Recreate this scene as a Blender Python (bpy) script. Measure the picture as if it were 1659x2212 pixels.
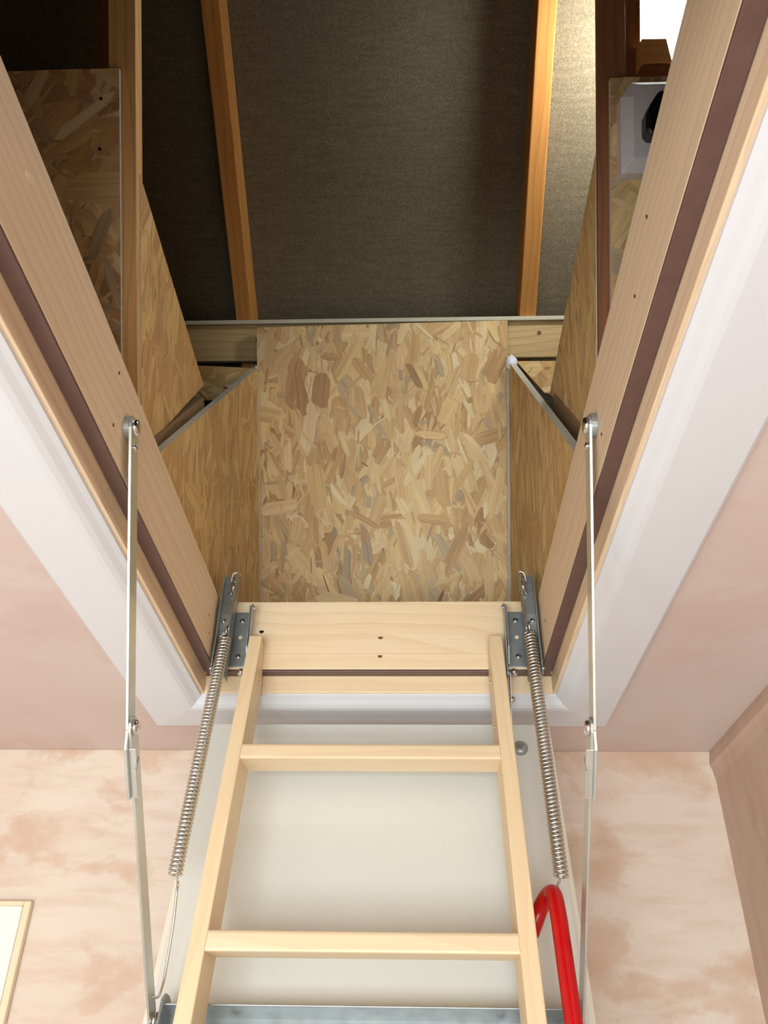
import bpy, bmesh, math, random
from mathutils import Matrix, Vector
random.seed(7)
for o in list(bpy.data.objects): bpy.data.objects.remove(o, do_unlink=True)
S = bpy.context.scene
COL = S.collection
V = Vector

# ------------------------------------------------------------------ camera
CR = ((0.99941326, 0.00632760, 0.03366139), (0.03140878, -0.56129069, -0.82702252), (0.01366075, 0.82759454, -0.56116011))
CP = (0.05709, -1.25884, -0.51129)
cd = bpy.data.cameras.new('camera')
cam = bpy.data.objects.new('camera', cd); COL.objects.link(cam)
m = Matrix(CR).to_4x4(); m.translation = V(CP); cam.matrix_world = m
cd.sensor_fit = 'VERTICAL'; cd.sensor_height = 22.12; cd.lens = 18.30; cd.clip_start = 0.02
S.camera = cam

# ------------------------------------------------------------------ light and exposure
S.view_settings.view_transform = 'Standard'; S.view_settings.look = 'None'
S.view_settings.gamma = 1.0; S.view_settings.use_curve_mapping = False
S.view_settings.exposure = 0.0
wd = bpy.data.worlds.new('world'); S.world = wd; wd.use_nodes = True
wd.node_tree.nodes['Background'].inputs[0].default_value = (0.75, 0.87, 1.0, 1)
wd.node_tree.nodes['Background'].inputs[1].default_value = 0.6

def area(name, loc, target, sx, sy, power, color):
    l = bpy.data.lights.new(name, 'AREA'); l.shape = 'RECTANGLE'; l.size = sx; l.size_y = sy
    l.energy = power; l.color = color
    o = bpy.data.objects.new(name, l); COL.objects.link(o)
    o.location = loc
    o.rotation_euler = (V(target) - V(loc)).to_track_quat('-Z', 'Y').to_euler()
    return o
area('window_daylight', (-0.35, -2.9, -1.25), (-0.2, 0, -0.6), 1.5, 1.2, 69, (0.90, 0.975, 1.0))
area('left_fill_light', (-1.32, -1.5, -1.3), (0.3, -0.4, -0.5), 1.2, 1.2, 9, (0.92, 0.98, 1.0))  # extra soft fill added on the left; the wall behind it has no opening
LAMP_STRENGTH = 60.0

# ------------------------------------------------------------------ node helpers
def srgb(r, g, b):
    f = lambda c: (c/255/12.92) if c/255 <= 0.04045 else ((c/255+0.055)/1.055)**2.4
    return (f(r), f(g), f(b), 1)
class NT:
    def __init__(s, name, rough=0.6, metal=0.0, spec=0.5):
        s.m = bpy.data.materials.new(name); s.m.use_nodes = True
        s.t = s.m.node_tree; s.b = s.t.nodes['Principled BSDF']
        s.b.inputs['Roughness'].default_value = rough; s.b.inputs['Metallic'].default_value = metal
        s.b.inputs['Specular IOR Level'].default_value = spec
    def n(s, ty, ins=None, **kw):
        nd = s.t.nodes.new('ShaderNode'+ty)
        for k, v in kw.items(): setattr(nd, k, v)
        if ins:
            for k, v in ins.items():
                if isinstance(v, bpy.types.NodeSocket): s.t.links.new(v, nd.inputs[k])
                else: nd.inputs[k].default_value = v
        return nd
    def link(s, a, b): s.t.links.new(a, b)
    def math(s, op, a, b=0.0, c=None):
        d = {0: a, 1: b}
        if c is not None: d[2] = c
        return s.n('Math', d, operation=op).outputs[0]
    def coord(s): return s.n('TexCoord').outputs['Object']
    def mapping(s, vec, sc=(1, 1, 1), rot=(0, 0, 0), loc=(0, 0, 0)):
        return s.n('Mapping', {'Vector': vec, 'Scale': sc, 'Rotation': rot, 'Location': loc}).outputs[0]
    def ramp(s, fac, stops):
        r = s.n('ValToRGB', {'Fac': fac}); cr = r.color_ramp
        while len(cr.elements) < len(stops): cr.elements.new(0.5)
        for e, (p, c) in zip(cr.elements, stops): e.position = p; e.color = c
        return r.outputs[0]
    def mix(s, fac, a, b, blend='MIX'):
        nd = s.n('Mix', data_type='RGBA', blend_type=blend)
        for i, v in ((0, fac), (6, a), (7, b)):
            if isinstance(v, bpy.types.NodeSocket): s.link(v, nd.inputs[i])
            else: nd.inputs[i].default_value = v
        return nd.outputs[2]
    def noise(s, vec, scale=5, detail=4, rough=0.5, dist=0.0):
        return s.n('TexNoise', {'Vector': vec, 'Scale': scale, 'Detail': detail, 'Roughness': rough, 'Distortion': dist}).outputs[0]
    def bump(s, h, strength=0.3, dist=0.002):
        b = s.n('Bump', {'Height': h, 'Strength': strength, 'Distance': dist}); s.link(b.outputs[0], s.b.inputs['Normal'])
    def out(s, col): 
        s.link(col, s.b.inputs['Base Color']); return s.m
def g(v): return (v, v, v, 1)

def osb(name, tint=(1, 1, 1)):
    """strand board: every flake is modelled in the board's mesh and carries its wood tone; the nodes add fibre grain"""
    N = NT(name, 0.6, spec=0.3)
    tone = N.n('Attribute', attribute_name='tone').outputs['Color']
    uv = N.n('Attribute', attribute_name='fibre').outputs['Vector']
    f1 = N.noise(N.mapping(uv, (10, 330, 1)), 1.0, 3, 0.6)
    f2 = N.noise(N.mapping(uv, (5, 90, 1)), 1.0, 2, 0.5)
    col = N.mix(0.16, tone, N.ramp(f1, [(0.32, srgb(96, 70, 44)), (0.62, srgb(250, 236, 206))]), 'OVERLAY')
    col = N.mix(0.16, col, N.ramp(f2, [(0.34, srgb(104, 80, 54)), (0.60, srgb(244, 228, 196))]), 'OVERLAY')
    col = N.mix(1.0, col, (*tint, 1), 'MULTIPLY')
    N.bump(f1, 0.15, 0.0005)
    return N.out(col)

def pine(name, light, mid, dark, axis='X', knots=True, ring=26, rough=0.55, spec=0.35, off=(0.03, 0.35, 0.22), amt=1.0):
    N = NT(name, rough, spec=spec)
    c = N.coord()
    rot = {'X': (0, 0, 0), 'Y': (0, 0, math.pi/2), 'Z': (0, math.pi/2, 0)}[axis]
    c = N.mapping(c, (1, 1, 1), rot, off)
    ds = N.n('TexNoise', {'Vector': N.mapping(c, (1.6, 5, 5)), 'Scale': 1.0, 'Detail': 2.0}).outputs[1]
    ds = N.n('VectorMath', {0: N.n('VectorMath', {0: ds, 1: (.5, .5, .5)}, operation='SUBTRACT').outputs[0], 'Scale': 0.10}, operation='SCALE').outputs[0]
    cw = N.n('VectorMath', {0: c, 1: ds}, operation='ADD').outputs[0]
    w = N.n('TexWave', {'Vector': N.mapping(cw, (0.25, 1, 1)), 'Scale': ring, 'Distortion': 1.2, 'Detail': 2.0, 'Detail Scale': 1.5}, wave_type='RINGS', rings_direction='X', wave_profile='SAW').outputs[1]
    fine = N.noise(N.mapping(c, (6, 260, 260)), 1.0, 3, 0.6)
    broad = N.noise(N.mapping(c, (1.2, 9, 9)), 1.0, 3, 0.5)
    col = N.ramp(broad, [(0.3, light), (0.7, mid)])
    col = N.mix(N.math('MULTIPLY', N.math('POWER', w, 3.0), 0.42*amt), col, dark)
    col = N.mix(0.16*amt, col, N.ramp(fine, [(0.35, dark), (0.6, light)]))
    if knots:
        vo = N.n('TexVoronoi', {'Vector': N.mapping(c, (3.2, 7, 7), loc=(3.3, 1.7, 0.6)), 'Scale': 1.0})
        sep = N.n('SeparateColor', {'Color': vo.outputs['Color']})
        k = N.math('MULTIPLY', N.math('LESS_THAN', vo.outputs['Distance'], 0.10), N.math('GREATER_THAN', sep.outputs[0], 0.55))
        col = N.mix(N.math('MULTIPLY', k, 0.65), col, (dark[0]*.35, dark[1]*.3, dark[2]*.3, 1))
    N.bump(fine, 0.10, 0.0006)
    return N.out(col)

def plain(name, c, rough=0.5, metal=0.0, spec=0.5, var=0.06, sc=40):
    N = NT(name, rough, metal, spec)
    f = N.noise(N.coord(), sc, 3, 0.6)
    a = tuple(x*(1-var) for x in c[:3])+(1,); b = tuple(min(1, x*(1+var)) for x in c[:3])+(1,)
    return N.out(N.ramp(f, [(0.3, a), (0.7, b)]))

def plaster(name, light, dark, blotch, amount, sc=2.2, thr=0.56, seed=0.0):
    N = NT(name, 0.8, spec=0.2); c = N.mapping(N.coord(), (1, 1, 1), loc=(seed, seed*1.7, seed*0.4))
    n1 = N.noise(N.mapping(c, (1, 1, 1.6)), sc, 5, 0.55, 0.6)
    col = N.ramp(n1, [(0.3, light), (0.72, dark)])
    n2 = N.noise(N.mapping(c, (1.2, 1.2, 1.7)), sc*2.3, 6, 0.60, 0.25)
    m2 = N.ramp(n2, [(thr-.02, g(0)), (thr+0.03, g(0.5)), (thr+0.14, g(1))])
    col = N.mix(N.math('MULTIPLY', m2, amount), col, blotch)
    n3 = N.noise(N.mapping(c, (2, 2, 9), (0, 0.5, 0)), sc*1.6, 4, 0.6, 0.2)
    col = N.mix(N.math('MULTIPLY', N.ramp(n3, [(0.45, g(0)), (0.7, g(1))]), amount*0.5), col, blotch)
    N.bump(n1, 0.15, 0.004)
    return N.out(col)

# ------------------------------------------------------------------ materials
M = {}
M['osb_front'] = osb('osb_front', (1.05, 1.04, 1.04))
M['osb_side'] = osb('osb_side', (1.02, 0.97, 0.84))
M['osb_upper'] = osb('osb_upper', (1.08, 1.0, 0.86))
M['osb_facing'] = osb('osb_facing', (0.95, 0.90, 0.86))
M['osb_edge'] = plain('osb_cut_edge', srgb(206, 200, 184), 0.8, var=0.14, sc=160)
M['frame'] = pine('frame_pine', srgb(238, 216, 186), srgb(230, 204, 172), srgb(200, 160, 122), 'X', amt=0.8)
M['frame_end'] = pine('frame_end_pine', srgb(242, 222, 188), srgb(238, 212, 172), srgb(216, 170, 120), 'X', ring=18, amt=0.8, off=(0.1, 0.16, 0.33), knots=False)
M['ladder'] = pine('ladder_pine', srgb(240, 218, 180), srgb(236, 209, 167), srgb(212, 172, 126), 'Y', knots=False, ring=20, amt=0.5, rough=0.42)
M['rung'] = pine('rung_pine', srgb(244, 224, 188), srgb(240, 214, 176), srgb(214, 174, 128), 'X', knots=False, ring=16, amt=0.4, rough=0.4)
M['rafter'] = pine('rafter_timber', srgb(206, 148, 78), srgb(192, 130, 62), srgb(134, 82, 40), 'X', ring=30, rough=0.7)
M['web'] = pine('web_timber', srgb(232, 190, 130), srgb(220, 172, 110), srgb(170, 118, 72), 'X', ring=30, rough=0.7)
M['web_shaded'] = pine('web_shaded_timber', srgb(152, 102, 68), srgb(134, 86, 56), srgb(92, 56, 38), 'X', ring=30, rough=0.7)  # dark red copy of the web timber, shade put into its colour
M['strut'] = pine('strut_timber', srgb(158, 130, 96), srgb(140, 112, 80), srgb(96, 72, 50), 'X', ring=24, rough=0.7)
M['beam'] = pine('beam_timber', srgb(204, 180, 132), srgb(190, 164, 114), srgb(140, 108, 70), 'X', ring=24, rough=0.7)
M['seal'] = plain('brown_rubber_seal', srgb(98, 72, 66), 0.42, var=0.10, sc=60)
M['trim'] = plain('white_trim_paint', srgb(222, 225, 231), 0.45, var=0.012, sc=6)
M['panel'] = plain('white_panel', srgb(222, 222, 214), 0.5, var=0.01, sc=90)
M['panel_rim'] = plain('cream_panel_rim', srgb(232, 226, 208), 0.5, var=0.01)
M['steel'] = plain('zinc_steel', srgb(208, 212, 208), 0.34, 0.85, var=0.06, sc=30)
M['steel_dark'] = plain('galvanised_plate', srgb(168, 174, 174), 0.42, 0.7, var=0.12, sc=50)
M['chrome'] = plain('bright_bolt', srgb(222, 222, 224), 0.15, 1.0, var=0.02)
M['spring'] = plain('spring_steel', srgb(222, 222, 216), 0.26, 1.0, var=0.03)
M['red'] = plain('red_handrail_plastic', srgb(190, 10, 14), 0.28, var=0.03)
M['plastic'] = plain('white_socket_plastic', srgb(206, 204, 208), 0.35, var=0.01)
M['black'] = plain('black_plug_plastic', srgb(14, 14, 18), 0.35, var=0.05)
M['sealant'] = plain('grey_sealant', srgb(186, 182, 168), 0.7, var=0.12, sc=200)
M['foam'] = plain('white_filler_foam', srgb(226, 230, 236), 0.6, var=0.08, sc=120)
M['pale_batten'] = plain('pale_batten_wood', srgb(196, 190, 172), 0.7, var=0.06, sc=30)
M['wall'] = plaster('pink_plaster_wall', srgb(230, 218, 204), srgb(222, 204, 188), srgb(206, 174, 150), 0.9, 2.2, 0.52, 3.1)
M['wall_side'] = plaster('pink_plaster_side', srgb(208, 186, 170), srgb(196, 170, 152), srgb(172, 142, 122), 0.55, 1.8, 0.55, 4.1)  # wall plaster again, mixed darker so the side wall's shade is in the colour
M['ceil'] = plaster('pink_plaster_ceiling', srgb(220, 204, 197), srgb(210, 191, 183), srgb(198, 172, 161), 0.35, 1.6, 0.56, 2.2)
M['door'] = plain('white_door_paint', srgb(248, 246, 236), 0.4, var=0.01)
M['door_rim'] = plain('cream_frame_wood', srgb(240, 222, 190), 0.5, var=0.03)
M['floor'] = pine('floor_boards', srgb(226, 222, 214), srgb(216, 212, 204), srgb(180, 174, 166), 'X')
M['scratch'] = plain('dark_wood_dent', srgb(112, 70, 44), 0.8)
def felt():
    N = NT('roof_felt', 0.9, spec=0.15); c = N.coord()
    f = N.noise(c, 330, 5, 0.8)
    h = N.noise(N.mapping(c, (14, 110, 1)), 1.0, 4, 0.6)
    b = N.noise(c, 3.0, 3, 0.5)
    col = N.ramp(f, [(0.30, srgb(72, 66, 52)), (0.52, srgb(116, 108, 88)), (0.72, srgb(166, 158, 136))])
    col = N.mix(0.35, col, N.ramp(h, [(0.3, srgb(84, 77, 62)), (0.7, srgb(126, 117, 96))]))
    col = N.mix(N.math('MULTIPLY', b, 0.3), col, srgb(98, 80, 64))
    N.bump(f, 0.3, 0.001); return N.out(col)
M['felt'] = felt()
def emit(name, col, st):
    N = NT(name); N.b.inputs['Base Color'].default_value = (0.9, 0.9, 0.9, 1)
    N.b.inputs['Emission Color'].default_value = col; N.b.inputs['Emission Strength'].default_value = st
    return N.m
M['lamp'] = emit('lamp_diffuser', (0.97, 0.98, 0.93, 1), LAMP_STRENGTH)

# ------------------------------------------------------------------ geometry helpers
def frame(o, X, Y):
    X = V(X).normalized(); Z = X.cross(V(Y)).normalized(); Y = Z.cross(X)
    m = Matrix((X, Y, Z)).transposed().to_4x4(); m.translation = V(o); return m
ID = Matrix.Identity(4)
def thing(name, label, cat, loc=(0, 0, 0), group=None, kind=None):
    o = bpy.data.objects.new(name, None); COL.objects.link(o); o.location = loc; o.empty_display_size = 0.05
    o['label'] = label; o['category'] = cat
    if group: o['group'] = group
    return o
def tag(o, label, cat, group=None):
    o['label'] = label; o['category'] = cat
    if group: o['group'] = group
    return o
def struct(o, label=None):
    o['kind'] = 'structure'
    if label: o['label'] = label
    return o
def mk(name, bm, mats, parent=None, mat4=ID, bevel=0.0, smooth=False, label=None):
    bmesh.ops.recalc_face_normals(bm, faces=bm.faces)
    me = bpy.data.meshes.new(name); bm.to_mesh(me); bm.free()
    for x in (mats if isinstance(mats, (list, tuple)) else [mats]): me.materials.append(M[x])
    o = bpy.data.objects.new(name, me); COL.objects.link(o)
    if smooth:
        for p in me.polygons: p.use_smooth = True
    o.matrix_world = mat4
    if parent is not None:
        o.parent = parent
        # parents hold a plain translation or a plain matrix
        chain = Matrix.Identity(4); q = parent
        chain = WM[q.name] if q.name in WM else Matrix.Translation(q.location)
        o.matrix_parent_inverse = chain.inverted()
    WM[o.name] = mat4.copy()
    if bevel:
        b = o.modifiers.new('bevel', 'BEVEL'); b.width = bevel; b.segments = 2; b.limit_method = 'ANGLE'; b.angle_limit = 0.6
    if label: o['label'] = label
    return o
WM = {}
def abox(bm, a, b):
    vs = [bm.verts.new((x, y, z)) for x in (a[0], b[0]) for y in (a[1], b[1]) for z in (a[2], b[2])]
    for f in ((0, 1, 3, 2), (4, 6, 7, 5), (0, 4, 5, 1), (2, 3, 7, 6), (0, 2, 6, 4), (1, 5, 7, 3)): bm.faces.new([vs[i] for i in f])
def box(name, a, b, mat, parent=None, mat4=ID, bevel=0.001, **k):
    bm = bmesh.new(); abox(bm, a, b); return mk(name, bm, mat, parent, mat4, bevel, **k)
def prism(bm, poly, z0, z1, side_mat=0):
    lo = [bm.verts.new((x, y, z0)) for x, y in poly]; hi = [bm.verts.new((x, y, z1)) for x, y in poly]
    bm.faces.new(lo); bm.faces.new(hi); n = len(poly)
    for i in range(n):
        f = bm.faces.new((lo[i], lo[(i+1) % n], hi[(i+1) % n], hi[i])); f.material_index = side_mat
def sheet(name, poly, th, mats, mat4, parent=None, bevel=0.0, **k):
    bm = bmesh.new(); prism(bm, poly, 0, th, 1 if len(mats) > 1 and isinstance(mats, (list, tuple)) else 0)
    return mk(name, bm, mats, parent, mat4, bevel, **k)
def timber(name, p0, p1, up, w, h, mat, parent=None, bevel=0.002, **k):
    """length along local X from p0 to p1; w across (local Y), h along local Z (away from the 'up' side); p0,p1 run along the centre of the top face"""
    X = (V(p1)-V(p0)); L = X.length; X.normalize(); Z = V(up); Z = (Z - X*Z.dot(X)).normalized(); Y = Z.cross(X)
    m = Matrix((X, Y, Z)).transposed().to_4x4(); m.translation = V(p0)
    return box(name, (0, -w/2, -h), (L, w/2, 0), mat, parent, m, bevel, **k)
def tube(bm, pts, r, seg=10, cap=True):
    pts = [V(p) for p in pts]; n = len(pts); rings = []
    t = (pts[1]-pts[0]).normalized(); up = t.orthogonal().normalized()
    for i, p in enumerate(pts):
        t = (pts[min(i+1, n-1)]-pts[max(i-1, 0)]).normalized()
        up = (up - t*up.dot(t)).normalized(); s = t.cross(up); rr = r[i] if isinstance(r, (list, tuple)) else r
        rings.append([bm.verts.new(p + (up*math.cos(a)+s*math.sin(a))*rr) for a in (2*math.pi*j/seg for j in range(seg))])
    for a, b in zip(rings, rings[1:]):
        for j in range(seg): bm.faces.new((a[j], a[(j+1) % seg], b[(j+1) % seg], b[j]))
    if cap: bm.faces.new(rings[0]); bm.faces.new(rings[-1])
def curve_pts(ctrl, n=12):
    c = [V(p) for p in ctrl]; c = [c[0]*2-c[1]]+c+[c[-1]*2-c[-2]]; out = []
    for i in range(1, len(c)-2):
        for k in range(n):
            t = k/n; a, b, d, e = c[i-1], c[i], c[i+1], c[i+2]
            out.append(0.5*((2*b)+(d-a)*t+(2*a-5*b+4*d-e)*t*t+(3*b-a-3*d+e)*t**3))
    out.append(c[-2]); return out
def cyl(bm, p, ax, r, h, seg=20, dome=0.0):
    ax = V(ax).normalized(); p = V(p); pts = [p]; rs = [r]
    pts.append(p+ax*h*(1 if not dome else 0.4)); rs.append(r)
    if dome:
        for k in (0.5, 0.8, 0.95): pts.append(p+ax*(h*0.4+h*0.6*k)); rs.append(r*math.sqrt(max(0.02, 1-k*k)))
    tube(bm, pts, rs, seg)
def fcyl(name, p, ax, r, h, mat, parent, seg=20, dome=0.0, **k):
    bm = bmesh.new(); cyl(bm, p, ax, r, h, seg, dome); return mk(name, bm, mat, parent, smooth=True if dome else False, **k)

TONES = [((210, 184, 142), 5), ((222, 200, 160), 4), ((198, 168, 124), 4), ((188, 158, 116), 2.2), ((214, 188, 140), 3), ((178, 164, 138), 1.6), ((170, 140, 104), 1.2),
         ((228, 212, 178), 1.4), ((158, 146, 126), 0.45), ((132, 98, 74), 0.3), ((104, 70, 54), 0.22)]
def clip_poly(p, clip):
    """Sutherland-Hodgman against a convex polygon"""
    ar = sum(clip[i][0]*clip[(i+1) % len(clip)][1]-clip[(i+1) % len(clip)][0]*clip[i][1] for i in range(len(clip)))
    if ar < 0: clip = clip[::-1]
    for i in range(len(clip)):
        (ax, ay), (bx, by) = clip[i], clip[(i+1) % len(clip)]
        side = lambda q: (bx-ax)*(q[1]-ay)-(by-ay)*(q[0]-ax)
        out = []
        for j in range(len(p)):
            a, b = p[j], p[(j+1) % len(p)]; sa, sb = side(a), side(b)
            if sa >= 0: out.append(a)
            if (sa >= 0) != (sb >= 0):
                t = sa/(sa-sb); out.append((a[0]+(b[0]-a[0])*t, a[1]+(b[1]-a[1])*t))
        p = out
        if len(p) < 3: return None
    return p
def osb_board(name, poly, th, mats, mat4, dens=4200, grain=math.pi/2, seed=1, contrast=1.0, spread=0.42, zs=1.0):
    """board prism (face at local z = 0, thickness th) with layered wood flakes laid on the face"""
    rnd = random.Random(seed); bm = bmesh.new()
    prism(bm, poly, 0, th, 1)
    tone = bm.loops.layers.float_color.new('tone'); uvl = bm.loops.layers.uv.new('fibre')
    for f in bm.faces:
        for l in f.loops: l[tone] = srgb(196, 166, 124); l[uvl].uv = (l.vert.co.y*.3, l.vert.co.x*.3)
    xs = [p[0] for p in poly]; ys = [p[1] for p in poly]; x0, x1, y0, y1 = min(xs), max(xs), min(ys), max(ys)
    n = int(dens*(x1-x0)*(y1-y0)); up = -1 if th > 0 else 1
    wts = [w for _, w in TONES]
    for i in range(n):
        big = 1-i/n; r = rnd.random()
        if r < .26: L, W = rnd.uniform(.05, .115), rnd.uniform(.014, .038)
        elif r < .62: L, W = rnd.uniform(.03, .075), rnd.uniform(.006, .016)
        else: L, W = rnd.uniform(.015, .05), rnd.uniform(.0015, .005)
        if big < .25: L *= .8; W *= .6
        a = grain+rnd.gauss(0, spread) if rnd.random() < .82 else rnd.uniform(0, math.pi)
        cx_, cy_ = rnd.uniform(x0-.01, x1+.01), rnd.uniform(y0-.01, y1+.01)
        ca, sa = math.cos(a), math.sin(a); k = rnd.uniform(-.3, .3)*W
        tp = rnd.uniform(.55, 1.0)
        pts = [(-L/2, -W/2*tp), (-L*.15, -W/2+rnd.uniform(-.12, .12)*W), (L*.3, -W/2), (L/2-rnd.random()*.12*L, -W*.3*tp), (L/2, rnd.uniform(-.1, .2)*W), (L/2-rnd.random()*.2*L, W/2*tp),
               (L*.1, W/2+rnd.uniform(-.12, .12)*W), (-L*.35, W/2), (-L/2+rnd.random()*.15*L, W*.2), (-L/2-rnd.random()*.05*L, 0)]
        q = clip_poly([(cx_+u*ca-v*sa, cy_+u*sa+v*ca) for u, v in pts], poly)
        if not q: continue
        z = up*zs*(.00008+(i % 61)*.000022+(i/n)*.00002)
        tz = [rnd.uniform(0, .0002)*up for _ in range(2)]
        try: f = bm.faces.new([bm.verts.new((x, y, z)) for x, y in q])
        except ValueError: continue
        c = rnd.choices(TONES, wts)[0][0]
        if W > .008 and c[0] < 150: c = (206, 180, 140)
        j = rnd.uniform(-9, 9)*contrast
        m_ = (203, 175, 132); c = [mm+(cc+j-mm)*contrast for cc, mm in zip(c, m_)]
        u0, v0 = rnd.uniform(0, 9), rnd.uniform(0, 9)
        for l in f.loops:
            l[tone] = srgb(*c); dx, dy = l.vert.co.x-cx_, l.vert.co.y-cy_
            l[uvl].uv = (u0+dx*ca+dy*sa, v0-dx*sa+dy*ca)
    me = bpy.data.meshes.new(name); bm.to_mesh(me); bm.free()
    for x in mats: me.materials.append(M[x])
    o = bpy.data.objects.new(name, me); COL.objects.link(o); o.matrix_world = mat4; WM[o.name] = mat4.copy(); return o

# ================================================================== THE ROOM
XR = 0.594; XL = -1.35; YF = 0.275; YB = -3.0; ZF = -2.3
HX = 0.2795; HY0 = 0.004; HY1 = -1.125   # hole in the ceiling
bm = bmesh.new()
for a, b in (((XL-.1, YB-.1, 0), (-HX, YF+.1, .012)), ((HX, YB-.1, 0), (XR+.1, YF+.1, .012)), ((-HX, HY0, 0), (HX, YF+.1, .012)), ((-HX, YB-.1, 0), (HX, HY1, .012))): abox(bm, a, b)
struct(mk('ceiling', bm, 'ceil'), 'pink plaster ceiling with the hatch opening in it')
struct(box('wall_front', (XL-.1, YF, ZF), (XR+.1, YF+.1, -0.0005), 'wall', bevel=0), 'patchy pink plaster wall behind the ladder')
# right wall with a softly rounded corner bead against the ceiling
bm = bmesh.new()
prof = [(XR+.1, ZF), (XR, ZF), (XR, -.052), (XR-.003, -.034), (XR-.006, -.026), (XR-.004, -.012), (XR-.001, -.0005), (XR+.1, -.0005)]
prism(bm, prof, 0, YF-YB)
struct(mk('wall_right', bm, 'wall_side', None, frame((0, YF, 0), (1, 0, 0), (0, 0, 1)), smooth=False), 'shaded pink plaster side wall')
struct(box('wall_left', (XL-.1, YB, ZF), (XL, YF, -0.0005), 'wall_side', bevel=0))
bm = bmesh.new()
for a, b in (((XL-.1, YB-.1, ZF), (XR+.1, YB, -2.0)), ((XL-.1, YB-.1, -.55), (XR+.1, YB, -.0005)), ((XL-.1, YB-.1, -2.0), (-1.15, YB, -.55)), ((.45, YB-.1, -2.0), (XR+.1, YB, -.55))): abox(bm, a, b)
struct(mk('wall_rear', bm, 'door'))
struct(box('floor', (XL-.1, YB-.1, ZF-.05), (XR+.1, YF+.1, ZF), 'floor', bevel=0))
# door in the front wall, far left
dr = struct(bpy.data.objects.new('door_1', None)); COL.objects.link(dr); dr.location = (-.95, YF, ZF)
dr['label'] = 'white door set in a cream edged frame at the lower left'
DX = -.585; DZ = -.262
box('door_leaf', (-1.30, YF-.016, ZF), (DX-.012, YF-.001, DZ-.008), 'door', dr, bevel=0.002)
bm = bmesh.new()
abox(bm, (DX-.012, YF-.014, ZF), (DX, YF-.001, DZ)); abox(bm, (-1.34, YF-.014, DZ-.008), (DX-.012, YF-.001, DZ))
mk('door_frame', bm, 'door_rim', dr, bevel=0.002)
# window in the rear wall behind the photographer
wn = struct(bpy.data.objects.new('window_1', None)); COL.objects.link(wn); wn.location = (-.35, YB, -2.0)
bm = bmesh.new()
for a, b in (((-1.15, YB-.08, -2.0), (-1.09, YB-.02, -.55)), ((.39, YB-.08, -2.0), (.45, YB-.02, -.55)), ((-1.09, YB-.08, -2.0), (.39, YB-.02, -1.94)), ((-1.09, YB-.08, -.61), (.39, YB-.02, -.55)), ((-.38, YB-.08, -1.94), (-.32, YB-.02, -.61))): abox(bm, a, b)
mk('window_frame', bm, 'door', wn, bevel=0.002)

# architrave round the hatch, mitred at the corners
prof = [(0, .0), (0, -.004), (.006, -.0075), (.012, -.0125), (.018, -.0155), (.024, -.0165), (.094, -.0125), (.099, -.009), (.1, -.0005)]
bm = bmesh.new(); rings = []
for (cx_, cy_, sx, sy) in ((-HX, HY0, -1, 1), (HX, HY0, 1, 1), (HX, HY1, 1, -1), (-HX, HY1, -1, -1)):
    rings.append([bm.verts.new((cx_+sx*o_, cy_+sy*o_*1.16, z_)) for o_, z_ in prof])
for i in range(4):
    a, b = rings[i], rings[(i+1) % 4]
    for j in range(len(prof)-1): bm.faces.new((a[j], a[j+1], b[j+1], b[j]))
    bm.faces.new((a[0], b[0], b[-1], a[-1]))
struct(mk('trim_1', bm, 'trim'), 'white painted architrave mitred round the hatch opening')

# ================================================================== HATCH FRAME
hf = thing('loft_hatch', 'pale pine hatch lining frame with brown rubber seal set in the ceiling', 'hatch frame', (0, 0, 0))
XI = 0.2565; XO = 0.2745; ZU = 0.1400; ZS = 0.0315; YI = -0.018; YE = -1.10
for s in (-1, 1):
    # local X runs towards the photographer
    fm = frame((s*XI, 0.004, ZS), (0, -1, 0), (0, 0, 1))   # local z = X x Y = -x ... (0,-1,0)x(0,0,1)=(-1,0,0)
    o = box('upper_side_board', (0.0, 0, min(0, -s*.022)), (1.108, ZU-ZS, max(0, -s*.022)), 'frame', hf, fm, 0.0015)
    fm = frame((s*XO, 0.02, 0.0), (0, -1, 0), (0, 0, 1))
    box('lower_side_board', (0, 0.0, min(0, -s*.012)), (1.14, ZS+.001, max(0, -s*.012)), 'frame', hf, fm, 0.0012)
    fm = frame((s*XI, YI, ZS), (0, -1, 0), (1, 0, 0))
    box('seal_strip', (0, min(0, s*.0172), -.0038), (1.08, max(0, s*.0172), -.0001), 'seal', hf, fm, 0.0012)
fm = frame((-XI, YI, ZS), (1, 0, 0), (0, 0, 1))      # local z = (0,-1,0) towards the photographer
box('upper_end_board', (0, .0275, -.022), (2*XI, ZU+.012-ZS, 0), 'frame_end', hf, fm, 0.0015)
box('end_rail', (0, 0, -.022), (2*XI, .0272, .0012), 'rung', hf, fm, 0.0012)
fm = frame((-XO, 0.0, 0.0), (1, 0, 0), (0, 0, 1))
box('lower_end_board', (0, 0.0005, -.018), (2*XO, ZS-.003, 0), 'rung', hf, fm, 0.0012)
fm = frame((-XO, YI, ZS), (1, 0, 0), (0, 1, 0))
box('seal_strip', (0.003, 0.0, -.004), (2*XO-.003, .0172, 0.0), 'seal', hf, fm, 0.0012)
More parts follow.
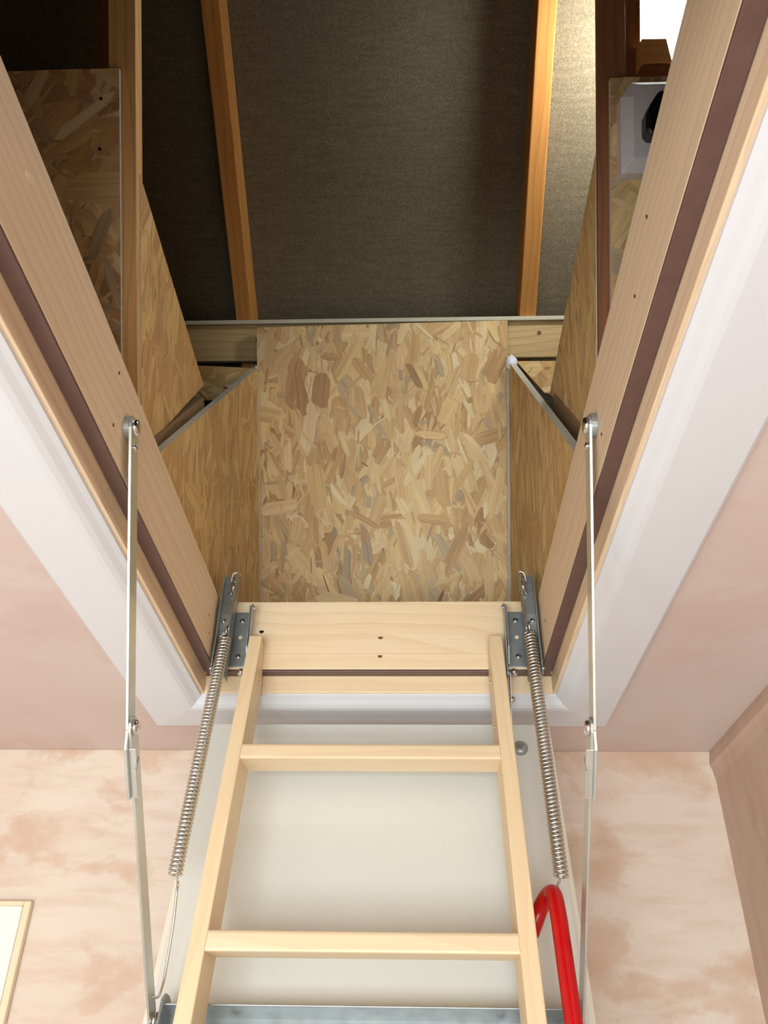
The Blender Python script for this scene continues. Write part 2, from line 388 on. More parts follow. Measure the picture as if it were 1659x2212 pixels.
# dents, knots and a drilled hole on the boards
def mark(p, n, r, sx=1.0, mat='scratch', ang=0.0, name='dent'):
    n = V(n).normalized(); a = n.orthogonal().normalized(); b = n.cross(a)
    if abs(n.x) > .9: a, b = V((0, 1, 0)), V((0, 0, 1))
    if abs(n.y) > .9: a, b = V((1, 0, 0)), V((0, 0, 1))
    a, b = a*math.cos(ang)+b*math.sin(ang), b*math.cos(ang)-a*math.sin(ang)
    bm = bmesh.new(); top = [bm.verts.new(V(p)+n*.0004+(a*math.cos(t)*sx+b*math.sin(t))*r*(1+.15*math.sin(3*t))) for t in (2*math.pi*k/12 for k in range(12))]
    bot = [bm.verts.new(v.co-n*.0012) for v in top]; bm.faces.new(top); bm.faces.new(bot)
    for k in range(12): bm.faces.new((top[k], top[(k+1) % 12], bot[(k+1) % 12], bot[k]))
    return mk(name, bm, mat, hf)
mark((.0043, YI, .0859), (0, -1, 0), .0022, 1.9, name='wood_knot'); mark((.004, YI-.0012, .053), (0, -1, 0), .0022, 1.7, name='wood_knot')
mark((-.1892, YI, .0969), (0, -1, 0), .0026, 1.5, mat='black', name='drill_hole')
mark((.196, YI, .086), (0, -1, 0), .002, 1.7, name='wood_knot')
for y_, z_ in ((-.583, .060), (-.60, .118)): mark((-XI, y_, z_), (1, 0, 0), .0018, 1.4, ang=1.2)
for y_, z_ in ((-.80, .10), (-.735, .075), (-.50, .115), (-.56, .06), (-.10, .075)): mark((XI, y_, z_), (-1, 0, 0), .0017, 1.8, ang=1.1)
mark((-XI, -.845, .105), (1, 0, 0), .004, 2.0, ang=.6, mat='rung')
for y_, z_ in ((-.10, .085), (-.085, .062)): mark((-XI, y_, z_), (1, 0, 0), .0014, 1.5, ang=1.3)

# ================================================================== HATCH PANEL (tilted, hanging open)
TH = math.radians(17.3)
D_ = V((0, -math.sin(TH), -math.cos(TH))); N_ = V((0, -math.cos(TH), math.sin(TH)))
LM = frame((0, 0, 0), (1, 0, 0), -D_)     # local: x, -s, n   (x cross -d = n?)
assert (LM.to_3x3() @ V((0, 0, 1)) - N_).length < 1e-4, 'ladder frame'
def lp(x, s, n): return V((x, -s, n))      # panel coordinates to local
def wp(x, s, n): return LM @ lp(x, s, n)
hp = thing('trapdoor', 'white hatch door panel hanging open behind the wooden ladder', 'hatch door', tuple(wp(0, .02, -.065)))
PN = -.047
bm = bmesh.new(); abox(bm, (-.262, -1.10, PN-.034), (.262, -.024, PN)); mk('door_board', bm, 'panel', hp, LM, 0.0015)
bm = bmesh.new(); abox(bm, (-.2715, -1.106, PN-.040), (.2715, -.0205, PN-.010)); mk('door_skin', bm, 'panel_rim', hp, LM, 0.0015)
bm = bmesh.new(); cyl(bm, wp(.2197, .0701, PN), N_, .0115, .009, 24, 1); mk('coach_bolt', bm, 'steel_dark', hp, smooth=True)
# steel carrier rail across the panel that the ladder is bolted to
bm = bmesh.new()
for a, b in (((-.238, -.520, PN), (.238, -.452, PN+.003)), ((-.238, -.4545, PN), (.238, -.452, PN+.040)), ((-.238, -.520, PN), (.238, -.5175, PN+.040))): abox(bm, a, b)
cr = mk('carrier_rail', bm, 'steel_dark', hp, LM, 0.001, label='grey galvanised rail')
for x_ in (-.157, .157): fcyl('rail_bolt', wp(x_, .468, PN+.003), N_, .006, .006, 'chrome', cr, dome=1)
for s_ in (-1, 1):
    bm = bmesh.new(); prism(bm, [(-.449, 0), (-.442, .010), (-.439, .025), (-.442, .040), (-.452, .050), (-.52, .050), (-.52, 0)], 0, .003)
    cheek = frame(LM @ V((s_*.238, 0, PN)), LM.to_3x3() @ V((0, 1, 0)), LM.to_3x3() @ V((0, 0, 1)))
    mk('rail_cheek', bm, 'steel_dark', hp, cheek, 0.0005)

# ================================================================== LADDER
ld = thing('loft_ladder', 'pale pine loft ladder with square rungs and red handrail standing under the hatch', 'ladder', tuple(wp(0, 1.05, .03)))
for s in (-1, 1):
    poly = [(.057, .070), (.057, .046), (.046, .036), (.030, .031), (.012, .014), (-.02, .004), (-1.06, .004), (-1.06, .070)]   # (local y = -s, local z = n)
    bm = bmesh.new(); x0, x1 = (-.2015, -.1815) if s < 0 else (.1745, .1955)
    lo = [bm.verts.new((x0, y, z)) for y, z in poly]; hi = [bm.verts.new((x1, y, z)) for y, z in poly]
    bm.faces.new(lo); bm.faces.new(hi)
    for i in range(len(poly)): bm.faces.new((lo[i], lo[(i+1) % len(poly)], hi[(i+1) % len(poly)], hi[i]))
    st = mk('stile', bm, 'ladder', ld, LM, 0.0018)
    xf = x1 if s < 0 else x0
    for s_, n_ in ((.010, .036), (.090, .032)): fcyl('screw', wp(xf, s_, n_), (-s, 0, 0), .0035, .002, 'chrome', st, 14, 1)
for k in range(4):
    s0 = .1455 + .257*k
    # level tread: the rung's top and underside are horizontal while its front is flush with the stiles
    bk_ = V((-.297, -.955)); fr_ = [(s0, .0695), (s0+.0245, .0695)]; dep_ = .060
    raw = [V(fr_[0]), V(fr_[1]), V(fr_[1])+bk_*dep_, V(fr_[0])+bk_*dep_]; rr = (.006, .004, .002, .002); poly = []
    for q in range(4):
        p_, a_, b_ = raw[q], raw[q-1], raw[(q+1) % 4]
        for t in (0, .15, .4, .6, .85, 1):
            u1 = p_+(a_-p_).normalized()*rr[q]*(1-t); u2 = p_+(b_-p_).normalized()*rr[q]*t
            c_ = (p_+(a_-p_).normalized()*rr[q])*(1-t)**2+p_*2*t*(1-t)+(p_+(b_-p_).normalized()*rr[q])*t*t
            poly.append((-c_.x, c_.y))
    bm = bmesh.new()
    lo = [bm.verts.new((-.1815, y, z)) for y, z in poly]; hi = [bm.verts.new((.1745, y, z)) for y, z in poly]
    bm.faces.new(lo); bm.faces.new(hi)
    for i in range(len(poly)): bm.faces.new((lo[i], lo[(i+1) % len(poly)], hi[(i+1) % len(poly)], hi[i]))
    mk('rung', bm, 'rung', ld, LM)
hr = curve_pts([wp(*p) for p in ((.197, .376, .010), (.203, .364, .012), (.2095, .352, .020), (.216, .3455, .034), (.2205, .3465, .050), (.2222, .357, .064), (.2225, .383, .0715), (.2225, .43, .0725), (.2225, .60, .0735), (.2225, .78, .0735), (.2222, .815, .070), (.2205, .832, .055), (.2145, .832, .034), (.205, .82, .016), (.197, .808, .010))], 10)
bm = bmesh.new(); tube(bm, hr, .0098, 20); mk('handrail', bm, 'red', ld, smooth=True, label='red plastic coated tube handrail')

# ================================================================== FOLDING ARMS
UP = V((0, -.549, .084)); JN = V((0, -.380, -.194)); LW = V((0, -.133, -.452))
def bar(name, a, b, x0, x1, w, mat, parent, ends=True):
    """flat bar in an x = const plane with rounded ends"""
    a = V(a); b = V(b); d = (b-a).normalized(); e = V((0, -d.z, d.y)); L = (b-a).length
    m = Matrix(((d), (e), d.cross(e))).transposed().to_4x4(); poly = []
    for c_, a0 in ((L, -90), (0, 90)):
        for q in range(9):
            t = math.radians(a0+q*22.5); poly.append((c_+w/2*math.cos(t), w/2*math.sin(t)))
    bm = bmesh.new(); zs = d.cross(e).x
    prism(bm, poly, 0, (x1-x0))
    m.translation = V((x0 if zs > 0 else x1, a.y, a.z))
    return mk(name, bm, mat, parent, m, 0.0004)
for s in (-1, 1):
    side = 'left' if s < 0 else 'right'
    xa = s*.2475; dy = .0 if s < 0 else .006
    up, jn, lw = UP+V((0, dy, .002 if s > 0 else 0)), JN+V((0, dy+.004 if s > 0 else 0, .004 if s > 0 else 0)), LW+V((0, dy, .006 if s > 0 else 0))
    arm = thing('folding_arm', 'jointed zinc steel folding arm pinned to the %s lining board of the hatch' % side, 'folding arm', (xa, up.y, up.z), 'pair of folding arms')
    b1 = bar('upper_bar', up, jn, min(xa, xa+s*.003), max(xa, xa+s*.003), .023, 'steel', arm)
    b2 = bar('lower_bar', jn, lw, min(xa, xa-s*.0028), max(xa, xa-s*.0028), .024, 'steel', arm)
    fcyl('spacer_washer', (s*.2562, up.y, up.z), (-s, 0, 0), .0135, .006, 'steel_dark', arm, 28)
    fcyl('pivot_bolt', (xa, up.y, up.z), (-s, 0, 0), .0095, .0065, 'chrome', arm, 24, 1)
    d = (jn-up).normalized(); q = up+d*.022
    fcyl('rivet', (xa, q.y, q.z), (-s, 0, 0), .004, .0035, 'chrome', arm, 16, 1)
    fcyl('joint_rivet', (xa-s*.0028, jn.y, jn.z), (-s, 0, 0), .0085, .006, 'chrome', arm, 24, 1)
    # locking channel: a little U-shaped continuation of the upper bar round the lower one
    d = (lw-jn).normalized(); e = V((0, -d.z, d.y)); 
    if e.y > 0: e = -e          # towards the photographer
    m4 = Matrix((d, e, d.cross(e))).transposed().to_4x4(); m4.translation = V((xa, jn.y, jn.z)); zs = 1 if d.cross(e).x > 0 else -1
    bm = bmesh.new()
    k1 = .074; o_ = zs*s    # local z that points outward
    prism(bm, [(-.006, -.010), (-.008, .008), (.004, .0135), (.016, .0205), (k1, .0205), (k1, .002), (.012, -.006)], min(0, o_*.003), max(0, o_*.003))
    prism(bm, [(.018, .0125), (k1, .0125), (k1, .0145), (.018, .0145)], min(-o_*.008, 0), max(-o_*.008, 0))
    prism(bm, [(.030, .006), (.040, .0205), (k1-.004, .0205), (k1-.014, .006)], min(-o_*.0088, -o_*.0068), max(-o_*.0088, -o_*.0068))
    mk('locking_channel', bm, 'steel', arm, m4, 0.0005)
    fcyl('end_bolt', (xa-s*.0028, lw.y, lw.z), (-s, 0, 0), .0095, .007, 'chrome', arm, 24, 1)
    bm = bmesh.new(); tube(bm, [(xa+s*.002, lw.y, lw.z), (s*.2385, lw.y, lw.z)], .0045, 12); mk('end_pin', bm, 'steel_dark', arm)

    # ------------------------------------------------------------ springs
    T = V((-.2372, -.060, .066)) if s < 0 else V((.2375, -.060, .072))
    B = V((-.2445, -.130, -.2955)) if s < 0 else V((.2405, -.118, -.292))
    sp = thing('tension_spring', 'long coiled steel tension spring on the %s of the ladder, hooked to the arm' % side, 'spring', tuple(T), 'pair of tension springs')
    ax = (B-T); L = ax.length; ax.normalize(); u = ax.orthogonal().normalized(); v = ax.cross(u)
    turns = 66; pts = []; rs = .0078
    for i in range(turns*18+1):
        t = i/(turns*18); a = 2*math.pi*turns*t
        pts.append(T+ax*(L*t)+(u*math.cos(a)+v*math.sin(a))*rs)
    bm = bmesh.new(); tube(bm, pts, .00215, 6); mk('coil', bm, 'spring', sp, smooth=True)
    end = pts[-1]
    hk = V((xa-s*.001, lw.y-.020, lw.z+.021))
    w = [end, B+ax*.003+V((-s*.003, 0, 0)), B+ax*.010+V((-s*.006, 0, 0)), B+ax*.022+V((-s*.007, 0, 0)), B*.5+V((xa-s*.006, -.118, -.400))*.5+V((-s*.0035, 0, 0)), V((xa-s*.005, -.1175, -.400)), V((xa-s*.0045, -.121, -.417)), V((xa-s*.004, -.131, -.428)), hk]
    bm = bmesh.new(); tube(bm, curve_pts(w, 8), .0017, 8); mk('hook_wire', bm, 'spring', sp, smooth=True, label='thin straight hook wire')
    w = [pts[0], T-ax*.006, T-ax*.014+V((0, -.004, .002)), T-ax*.022+V((0, -.002, 0))]
    bm = bmesh.new(); tube(bm, curve_pts(w, 6), .0017, 8); mk('top_hook', bm, 'spring', sp, smooth=True)

    # ------------------------------------------------------------ hinge brackets
    hb = thing('hinge_bracket', 'galvanised steel hinge bracket screwed to the %s end of the pine end board' % side, 'hinge bracket', (s*.222, YI, .033), 'pair of hinge brackets')
    YP = YI-.0016
    bm = bmesh.new(); xo, xi = s*.237, s*.2065
    prism(bm, [(xi, .034), (xo, .034), (xo, .126), (xo-s*.004, .1305), (xi, .1305)], 0, .002)
    fm = frame((0, YP, 0), (1, 0, 0), (0, 0, 1)); mk('mounting_plate', bm, 'steel_dark', hb, fm, 0.0005)
    for z_ in (.115, .052): fcyl('screw', (s*.222, YP-.002, z_), (0, -1, 0), .0042, .0028, 'chrome', hb, 18, 1)
    fcyl('screw_hole', (s*.222, YP-.0019, .085), (0, -1, 0), .0032, .0004, 'rung', hb, 16)
    fm = frame((xi, 0, 0), (0, 1, 0), (0, 0, 1))
    bm = bmesh.new(); prism(bm, [(YP, .034), (YP, .136), (YP-.012, .140), (YP-.030, .128), (YP-.024, .060), (YP-.012, .034)], min(0, -s*.0018), max(0, -s*.0018))
    mk('side_flange', bm, 'steel_dark', hb, fm, 0.0004)
    a, b = V((0, YP-.026, .126)), V((0, YP-.012, .020))
    x0 = xi - s*.0035
    bar('link_bar', a, b, min(x0, x0-s*.002), max(x0, x0-s*.002), .014, 'steel_dark', hb)
    fcyl('rivet', (x0-s*.002, a.y, a.z), (-s, 0, 0), .0042, .003, 'chrome', hb, 16, 1)
    x1 = s*.2115
    bm = bmesh.new(); cyl(bm, (x1, YP-.012, .019), (0, -1, .1), .0055, .010, 20, 1); mk('hinge_pin', bm, 'chrome', hb, smooth=True)
    bm = bmesh.new(); tube(bm, [(s*.214, YP-.012, .019), (s*.203, YP-.012, .019)], .0045, 14); mk('hinge_barrel', bm, 'steel_dark', hb)
    bar('panel_strap', (0, YP-.014, .016), (0, -.006, -.055), min(s*.206, s*.2045), max(s*.206, s*.2045), .016, 'steel_dark', hb)
    fcyl('strap_screw', (s*.2075, -.022, -.020), (s*.5, -1, -.1), .0048, .004, 'chrome', hb, 16, 1)
    # upright spring channel between bracket and side board
    YC = -.060
    xo, xi = s*.2515, s*.2315
    bm = bmesh.new()
    m4 = frame((0, 0, 0), (0, 1, 0), (0, 0, 1))
    prof = [(YC+.006, .184), (YC+.001, .150), (YC-.002, .110), (YC+.0, .07), (YC-.004, .025), (YC-.002, .003)]
    def wall_strip(xa_, xb_, dep0, dep1):
        f = [(y+dep0, z) for y, z in prof] + [(y+dep1, z) for y, z in reversed(prof)]
        prism_at(f, xa_, xb_)
    def prism_at(f, xa_, xb_):
        lo = [bm.verts.new((y, z, xa_)) for y, z in f]; hi = [bm.verts.new((y, z, xb_)) for y, z in f]; n = len(f)
        bm.faces.new(lo); bm.faces.new(hi)
        for i in range(n): bm.faces.new((lo[i], lo[(i+1) % n], hi[(i+1) % n], hi[i]))
    wall_strip(xo, xo-s*.0018, -.006, .026); wall_strip(xi, xi+s*.0018, -.002, .026)
    wall_strip(min(xo, xi), max(xo, xi), .008, .0098)
    mk('spring_channel', bm, 'steel_dark', hb, m4, 0.0003)
    fcyl('channel_rivet', ((xo+xi)/2+s*.003, YC+.007, .098), (0, -1, 0), .0042, .004, 'chrome', hb, 16, 1)
    fcyl('channel_bolt', ((xo+xi)/2, YC+.004, .076), (0, -1, 0), .0055, .004, 'steel_dark', hb, 16, 1)
    fcyl('foot_rivet', (xo, YC-.008, .012), (0, -1, 0), .0028, .003, 'chrome', hb, 12, 1)
    xw = xi-s*.003
    w = [(xi+s*.008, YC, .164), (xi+s*.004, YC-.008, .176), (xi-s*.004, YC-.008, .178), (xi-s*.0085, YC-.006, .168), (xi-s*.005, YC-.006, .140), (xi-s*.001, YC-.006, .110), (xi+s*.001, YC-.004, .078)]
    bm = bmesh.new(); tube(bm, curve_pts(w, 8), .0011, 8); mk('wire_clip', bm, 'spring', hb, smooth=True, label='thin bent wire clip')
    w = [(xi+s*.006, YC+.006, .158), (xi+s*.003, YC-.004, .164), (xi+s*.000, YC-.008, .160), (xi+s*.002, YC-.006, .150), (xi+s*.008, YC+.006, .146)]
    bm = bmesh.new(); tube(bm, curve_pts(w, 8), .0022, 8); mk('retaining_hook', bm, 'chrome', hb, smooth=True)

# ================================================================== THE LOFT
# direction of the sloping webs: up and towards the photographer
E = V((0, -.5613, .8276)); EN = V((0, -.8276, -.5613))   # EN faces the camera
CV = V(CP)
def dplane(D, t=0.0):   # a point (x=0) at camera depth D
    return V((0, CV.y + .827*D, CV.z + .5612*D))
RS = V((0, .530, -.255)).normalized()          # rafters run down and away
RN = V((0, -RS.z, RS.y)) * -1                   # below side
if RN.z > 0: RN = -RN
R0 = V((0, -.513, 1.111))                       # a point on the rafters' lower faces
def roofp(t, x=0, off=0.0): p = R0+RS*t-RN*off; return V((x, p.y, p.z))
SPX = (-.9135, -.3045, .3060, .9150)
# roof felt, one sheet on each slope
RIDGE = roofp(-1.35); 
bm = bmesh.new(); prism(bm, [(-2.2, -1.35), (2.2, -1.35), (2.2, 2.6), (-2.2, 2.6)], -.004, 0)
ro = mk('ceiling_loft', bm, 'felt', None, frame(roofp(0, 0, .082), (1, 0, 0), RS))
struct(ro, 'grey brown fibrous roofing felt behind the rafters')
bk = V((0, -RS.y, RS.z)); o_ = roofp(-1.35, 0, .082)
bm = bmesh.new(); prism(bm, [(-2.2, 0), (2.2, 0), (2.2, 4.0), (-2.2, 4.0)], 0, .004)
struct(mk('ceiling_loft_rear', bm, 'felt', None, frame(o_, (1, 0, 0), bk)))
for sx in (-2.2, 2.2):
    struct(box('wall_gable_%s' % ('left' if sx < 0 else 'right'), (sx-.01, -5.5, .012), (sx+.01, 2.0, 2.2), 'wall_side', bevel=0))
struct(box('wall_loft_rear', (-2.2, -5.2, .012), (2.2, -5.1, .4), 'wall_side', bevel=0))
struct(box('wall_loft_front', (-2.2, 1.35, .0), (2.2, 1.37, .5), 'wall_side', bevel=0))
# loft floor boards over the joists, open round the hatch shaft
bm = bmesh.new()
for a, b in (((-2.2, -5.2, .115), (-.345, 1.35, .13)), ((.345, -5.2, .115), (2.2, 1.35, .13)), ((-.345, .56, .115), (.345, 1.35, .13)), ((-.345, -5.2, .115), (.345, -1.2, .13))): abox(bm, a, b)
struct(mk('floor_loft', bm, 'osb_facing'))

names = {-.3045: ('left', 'left'), .3060: ('right', 'right')}
for i, xc in enumerate(SPX):
    inner = abs(xc) < .5
    lab = {0: 'outer roof truss timbers far left, mostly hidden', 1: 'timber roof truss just left of the hatch shaft, orange brown rafter and upright web',
           2: 'timber roof truss just right of the hatch shaft, rafter lit orange by the lamp', 3: 'outer roof truss timbers far right, mostly hidden'}[i]
    if not inner: continue
    tr = thing('roof_truss', lab, 'roof truss', (xc, -.4, .012), 'roof trusses over the hatch')
    s = -1 if xc < 0 else 1
    p0, p1 = roofp(-1.35, xc), roofp(2.1, xc)
    timber('rafter', p0, p1, RN, .035, .075, 'rafter', tr)
    # web sloping back up to the ridge (the upright beside the hatch)
    q = dplane(1.07); a = q+E*((.10-q.z)/E.z); b = q+E*((1.30-q.z)/E.z)
    X_ = (b-a); wl = X_.length; wm = Matrix((X_.normalized(), EN.cross(X_).normalized(), EN)).transposed().to_4x4(); wm.translation = V((xc+s*(.0055 if s < 0 else .0035), a.y, a.z))
    ys = 1 if (wm.to_3x3() @ V((0, 1, 0))).x*s > 0 else -1       # local y that points away from the shaft
    bm = bmesh.new()
    prism_z = [(-ys*.0175, 0), (ys*.0175, 0), (ys*.0175, -.065), (-ys*.0050, -.065), (-ys*.0050, -.012), (-ys*.0175, -.012)]
    lo = [bm.verts.new((0, y, z)) for y, z in prism_z]; hi = [bm.verts.new((wl, y, z)) for y, z in prism_z]
    bm.faces.new(lo); bm.faces.new(hi)
    for k in range(6): bm.faces.new((lo[k], lo[(k+1) % 6], hi[(k+1) % 6], hi[k]))
    mk('web', bm, 'web' if s < 0 else 'web_shaded', tr, wm, 0.001)
    # short strut sloping up and away from the foot of the web
    dA = V((0, .6, .8)); a = V((xc, -.386, .202)); top = V((xc, -.215, .430))
    timber('strut', a-dA*.09, top, V((0, -.8, .6)), .035, .055, 'strut', tr)
    box('joist', (0, -.0175, 0), (3.4, .0175, .10), 'beam', tr, frame((xc, 1.2, .013), (0, -1, 0), (1, 0, 0) if True else None) @ Matrix.Rotation(math.pi, 4, 'X') @ Matrix.Translation((0, 0, -.10)) if False else frame((xc, 1.2, .013), (0, -1, 0), (1, 0, 0)), bevel=0.001)

# sloping front board of the hatch shaft
OP = V((0, .0065, .8275))     # top edge
lenO = (OP.z-.13)/E.z
om = frame(OP - E*lenO, (1, 0, 0), E)      # local z = x cross E
zf = om.to_3x3() @ V((0, 0, 1))
sg = 1 if zf.dot(EN) > 0 else -1
fr = osb_board('oriented_strand_board', [(-.2725, 0), (.2605, 0), (.2605, lenO+.006), (-.2725, lenO-.002)], -sg*.011, ['osb_front', 'osb_edge'], om, 6500, seed=5, contrast=.85, spread=.36)
tag(fr, 'large flaked strand board closing the far end of the hatch shaft', 'wood board')
# screws in the front board
for (x_, t_) in ((-.235, .016), (-.11, .010), (.02, .018), (.232, .02), (-.055, .105)):
    p = OP-E*t_; fcyl('screw', (x_, p.y, p.z), EN, .0026, .0006, 'scratch', fr, 10)

def side_sheet(name, poly, xin, th, s, mats, label, gr=1.9):
    """poly in world (y,z); inner face at x = s*xin, thickness outward"""
    m4 = frame((s*xin, 0, 0), (0, 1, 0), (0, 0, 1))     # local z = +x
    return tag(osb_board(name, poly, s*th, mats, m4, 2600, gr, seed=int(abs(poly[0][1])*1000)+s, contrast=.6, spread=.26, zs=.22), label, 'wood board')
oy = lambda z: .0065 + (.8275-z)*.678
side_sheet('oriented_strand_board', [(-.405-.016, .143), (.0445, .745), (oy(.745)-.001, .745), (oy(.143)-.001, .143)], .2685, .012, -1, ['osb_side', 'osb_edge'], 'brown strand board lining the left cheek of the shaft, below the pale sloping edge')
side_sheet('oriented_strand_board', [(-.400-.018, .143), (.0505, .757), (oy(.757)-.001, .757), (oy(.143)-.001, .143)], .2625, .012, 1, ['osb_side', 'osb_edge'], 'brown strand board lining the right cheek of the shaft, below the pale sloping edge')
# upper cheek boards between the webs
def onx(x, px, py):
    r = m.to_3x3() @ V((px-829.5, -(py-1106), -1830.)); t = (x-CV.x)/r.x; return (CV.y+r.y*t, CV.z+r.z*t)
m = Matrix(CR).to_4x4()
c0 = onx(-.2915, 440, 832); c1 = onx(-.2915, 334, 948); zt = c0[1]; k_ = (c0[0]-c1[0])/(c0[1]-c1[1]); 
def meet(c, k, off):      # where the board's lower edge runs into the web
    z = c[1]
    while c[0]-k*(c[1]-z) > wy(z, off)+.004 and z > .145: z -= .002
    return z
UL = lambda wy: [(wy(zt, .014), zt), c0, (lambda z: (c0[0]-k_*(c0[1]-z), z))(meet(c0, k_, .014))]
c0r = onx(.2912, 1187, 851); c1r = onx(.2912, 1247, 917); ztr = c0r[1]; kr = (c0r[0]-c1r[0])/(c0r[1]-c1r[1])
UR = lambda wy: [(wy(ztr, .014), ztr), c0r, (lambda z: (c0r[0]-kr*(c0r[1]-z), z))(meet(c0r, kr, .014))]
q = dplane(1.07)
wy = lambda z, o=0.0: q.y + E.y/E.z*(z-q.z) + o
UL = UL(wy); UR = UR(wy)
side_sheet('oriented_strand_board', UL, .2915, .009, -1, ['osb_upper', 'osb_edge'], 'tall tapering strand board nailed beside the left upright timber')
side_sheet('oriented_strand_board', UR, .2912, .009, 1, ['osb_side', 'osb_edge'], 'dark tapering strand board nailed beside the right upright timber')

# cross beam with a pale batten on top
bD = dplane(1.818)
def eplane(D, py):    # world (y,z) at camera depth D and image height py (x ignored)
    c = -(py-1106)/1830.
    return V((0, CV.y + D*(-.5613*c+.827), CV.z + D*(.8276*c+.5612)))
bt = eplane(1.822, 698); bb = eplane(1.822, 776)
L = (bt-bb).length
bm4 = frame((-.95, bb.y, bb.z), (1, 0, 0), E)
tb = tag(box('cross_beam', (0, 0, -sg*.004 if False else 0), (1.9, L, -sg*.022), 'beam', None, bm4, 0.002), 'long timber cross beam under the rafters behind the big strand board', 'beam')
for x_, y_ in ((.575+.10, .045), (1.28, .052)):
    p = bm4 @ V((x_, y_, 0)); fcyl('wood_knot', p, EN, .0045, .0005, 'scratch', tb, 14)
pt = eplane(1.815, 696)
bm4 = frame((-.95, pt.y, pt.z), (1, 0, 0), E)
tag(box('batten', (0, 0, sg*.002), (1.9, .0085, -sg*.022), 'pale_batten', None, bm4, 0.001), 'thin pale batten strip along the top edge of the cross beam', 'batten')
# little shelf boards in the corners under the beam
for s, poly, lab in ((-1, [(-.43, .783), (-.279, .792), (-.350, .853), (-.362, .860), (-.43, .862)], 'small strand board offcut in the dark left corner under the cross beam'),
                     (1, [(.278, .784), (.372, .784), (.358, .856), (.337, .852)], 'small bright strand board offcut in the right corner under the cross beam')):
    o0 = eplane(1.800, 790); c4 = frame((0, o0.y, o0.z), (1, 0, 0), E)
    pp = [(x, -(yy-.790)*1000*1.80/1830.) for x, yy in poly]
    tag(osb_board('oriented_strand_board', pp, -sg*.008, ['osb_upper', 'osb_edge'], c4, 3000, .2, seed=40+s), lab, 'wood board')
# sealant beads at the shaft corners and a blob of filler foam
for s, x_ in ((-1, -.2700), (1, .2610)):
    pts = []
    for k in range(61):
        t = k/60; z = .745*(1-t)+.15*t; y = oy(z)-.006
        pts.append((x_+random.uniform(-.0007, .0007)-s*.0005, y, z))
    bm = bmesh.new(); tube(bm, pts, [.0038+random.uniform(-.0006, .0006) for _ in pts], 8)
    tag(mk('sealant_bead', bm, 'sealant', smooth=True), 'grey sealant bead down the %s corner of the big strand board' % ('left' if s < 0 else 'right'), 'sealant', 'sealant beads at the shaft corners')
bm = bmesh.new()
bmesh.ops.create_icosphere(bm, subdivisions=3, radius=.012)
for v in bm.verts:
    n = v.co.normalized(); v.co *= 1+.22*math.sin(n.x*9+1)*math.sin(n.y*8)+.15*math.sin(n.z*11)
    v.co.z *= 1.5 
tag(mk('filler_foam', bm, 'foam', None, Matrix.Translation((.2665, .044, .748)), smooth=True), 'white lump of filler foam at the top right corner of the big strand board', 'filler foam')
bm = bmesh.new()
bmesh.ops.create_icosphere(bm, subdivisions=3, radius=.007)
for v in bm.verts: v.co *= 1+.2*math.sin(v.co.x*900+1)
tag(mk('filler_foam', bm, 'sealant', None, Matrix.Translation((-.272, .042, .738)), smooth=True), 'small grey lump of filler at the top left corner of the big strand board', 'filler foam')

# boards facing the photographer left and right of the shaft
fo = dplane(1.059)
fm = frame((0, fo.y, fo.z), (1, 0, 0), E)
def ft(py, D=1.059): return -(py-1106)*D/1830.
fo_b = (.145-fo.z)/E.z
o1 = osb_board('oriented_strand_board', [(-.95, fo_b), (-.3095, fo_b), (-.3095, ft(134)), (-.95, ft(138))], -sg*.010, ['osb_facing', 'osb_edge'], fm, 4200, .9, seed=8, spread=.8)
tag(o1, 'dark strand board facing down at the upper left, nailed left of the upright', 'wood board')
for x_, py in ((-.333, 200), (-.365, 285), (-.40, 290), (-.335, 310)):
    p = fm @ V((x_, ft(py), sg*.0)); fcyl('screw', p, EN, .0022, .0012, 'black', o1, 10)
o2 = osb_board('oriented_strand_board', [(.3055, fo_b), (.95, fo_b), (.95, ft(180)), (.3055, ft(180))], -sg*.010, ['osb_facing', 'osb_edge'], fm, 4200, .7, seed=9, spread=.8)
tag(o2, 'dark strand board at the upper right that carries the white socket box', 'wood board')

# dark timbers deeper in the loft
def upright(D, px0, px1, lab, mat, z0=.4, z1=1.25, name='timber_post'):
    q = dplane(D); c = ((px0+px1)/2-829.5)/1830.
    x = .0571 + D*(.9994*c - .0337 + .003); w = (px1-px0)*D/1830.
    a = q+E*((z0-q.z)/E.z); b = q+E*((z1-q.z)/E.z)
    return tag(timber(name, (x, a.y, a.z), (x, b.y, b.z), EN, w, .045, mat), lab, 'timber')
upright(1.22, 1314, 1380, 'dark red brown upright timber left of the bright lamp', 'web_shaded', .55, .95)
upright(1.36, 196, 253, 'dim red brown upright timber above the upper left strand board', 'web_shaded', .60, 1.02)
n0 = dplane(1.19); c4 = frame((0, n0.y, n0.z), (1, 0, 0), E)
f2 = lambda py: -(py-1106)*1.19/1830.
bm = bmesh.new(); 
xx = lambda px: .0571+1.19*(.9994*((px-829.5)/1830.)-.0302)
prism(bm, [(xx(1381), f2(152)), (xx(1446), f2(148)), (xx(1434), f2(98)), (xx(1381), f2(97))], 0, -sg*.035)
tag(mk('noggin', bm, 'web', None, c4, 0.001), 'short brown timber noggin with a slanted end under the lamp', 'timber')
bm = bmesh.new(); prism(bm, [(xx(1381), f2(184)), (xx(1560), f2(184)), (xx(1560), f2(152.5)), (xx(1381), f2(152.5))], 0, -sg*.045)
tag(mk('batten', bm, 'web_shaded', None, c4, 0.001), 'narrow brown batten above the strand board with the socket', 'batten')
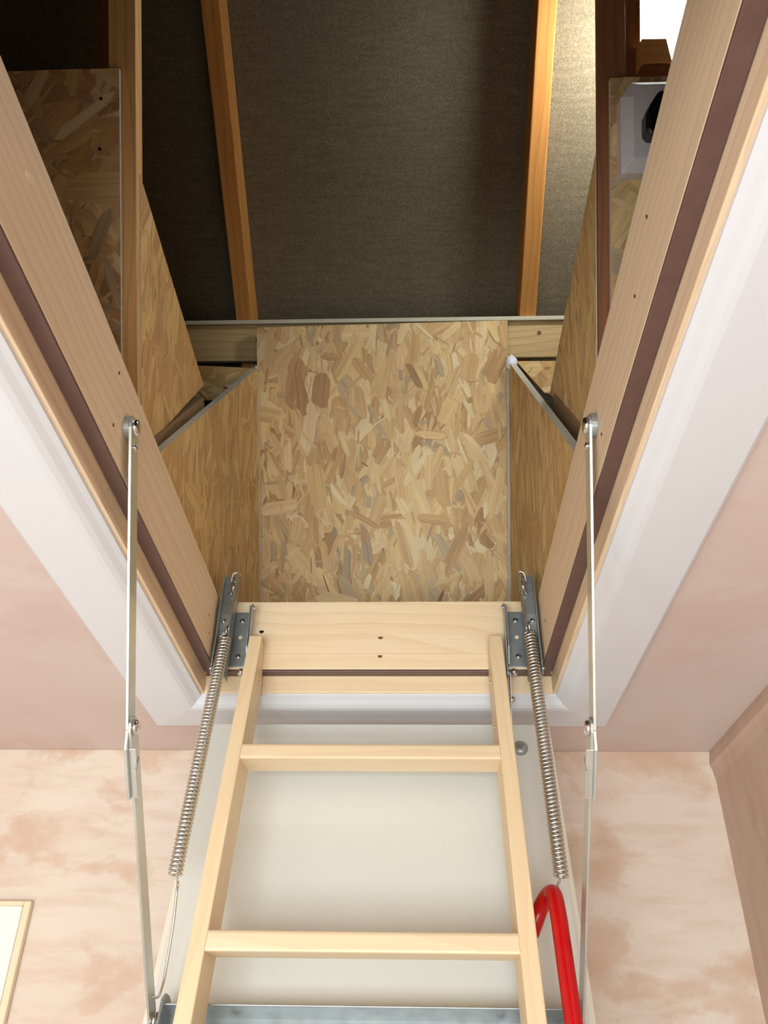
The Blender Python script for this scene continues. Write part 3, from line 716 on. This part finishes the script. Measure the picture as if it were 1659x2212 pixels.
# the lamp
l0 = dplane(1.45); c4 = frame((0, l0.y, l0.z), (1, 0, 0), E)
lm = thing('loft_lamp', 'glaring white rectangular loft lamp at the upper right beyond the noggin', 'lamp', (.47, -.62, .85))
xl = .0571+1.45*(.9994*((1380-829.5)/1830.)-.0302)
bm = bmesh.new(); abox(bm, (xl, .770, -.018), (xl+.14, .920, .018)); mk('diffuser', bm, 'lamp', lm, c4, 0.003)
bm = bmesh.new(); abox(bm, (xl+.142, .758, -.026), (xl+.19, .935, .026)); mk('housing', bm, 'plastic', lm, c4, 0.002)

# socket and plug
sk = thing('power_socket', 'white surface mounted socket box on the upper right strand board', 'socket', tuple(fm @ V((.36, ft(315), 0))))
SX = lambda px: .0571+1.055*(.9994*((px-829.5)/1830.)-.0302)
bm = bmesh.new()
out = [(SX(1328), ft(400)), (SX(1500), ft(400)), (SX(1500), ft(210)), (SX(1349), ft(210)), (SX(1328), ft(240))]
inn = [(SX(1352), ft(372)), (SX(1492), ft(372)), (SX(1492), ft(222)), (SX(1366), ft(222)), (SX(1352), ft(222))]
lo = [bm.verts.new((x, y, 0)) for x, y in out]; md = [bm.verts.new((x, y, sg*.022)) for x, y in out]
n = 5; bm.faces.new(lo)
hi = [bm.verts.new((x, y, sg*.030)) for x, y in inn[:3]+[(SX(1362), ft(222)), (SX(1352), ft(246))]]; bm.faces.new(hi)
for i in range(n):
    bm.faces.new((lo[i], lo[(i+1) % n], md[(i+1) % n], md[i])); bm.faces.new((md[i], md[(i+1) % n], hi[(i+1) % n], hi[i]))
mk('socket_box', bm, 'plastic', sk, fm, 0.001)
pl = thing('power_plug', 'black power plug pushed into the white socket box', 'plug', tuple(fm @ V((.355, ft(310), .03))))
bm = bmesh.new()
prism(bm, [(SX(1366), ft(335)), (SX(1374), ft(346)), (SX(1420), ft(346)), (SX(1428), ft(330)), (SX(1428), ft(270)), (SX(1416), ft(254)), (SX(1392), ft(254)), (SX(1374), ft(282)), (SX(1366), ft(300))], sg*.030, sg*.056)
mk('plug_body', bm, 'black', pl, fm, 0.004)
bm = bmesh.new(); tube(bm, curve_pts([fm @ V(p) for p in ((SX(1398), ft(340), sg*.045), (SX(1400), ft(380), sg*.045), (SX(1425), ft(420), sg*.03), (SX(1470), ft(440), sg*.02), (SX(1520), ft(470), sg*.012))], 8), .003, 8); mk('plug_cable', bm, 'black', pl, smooth=True)
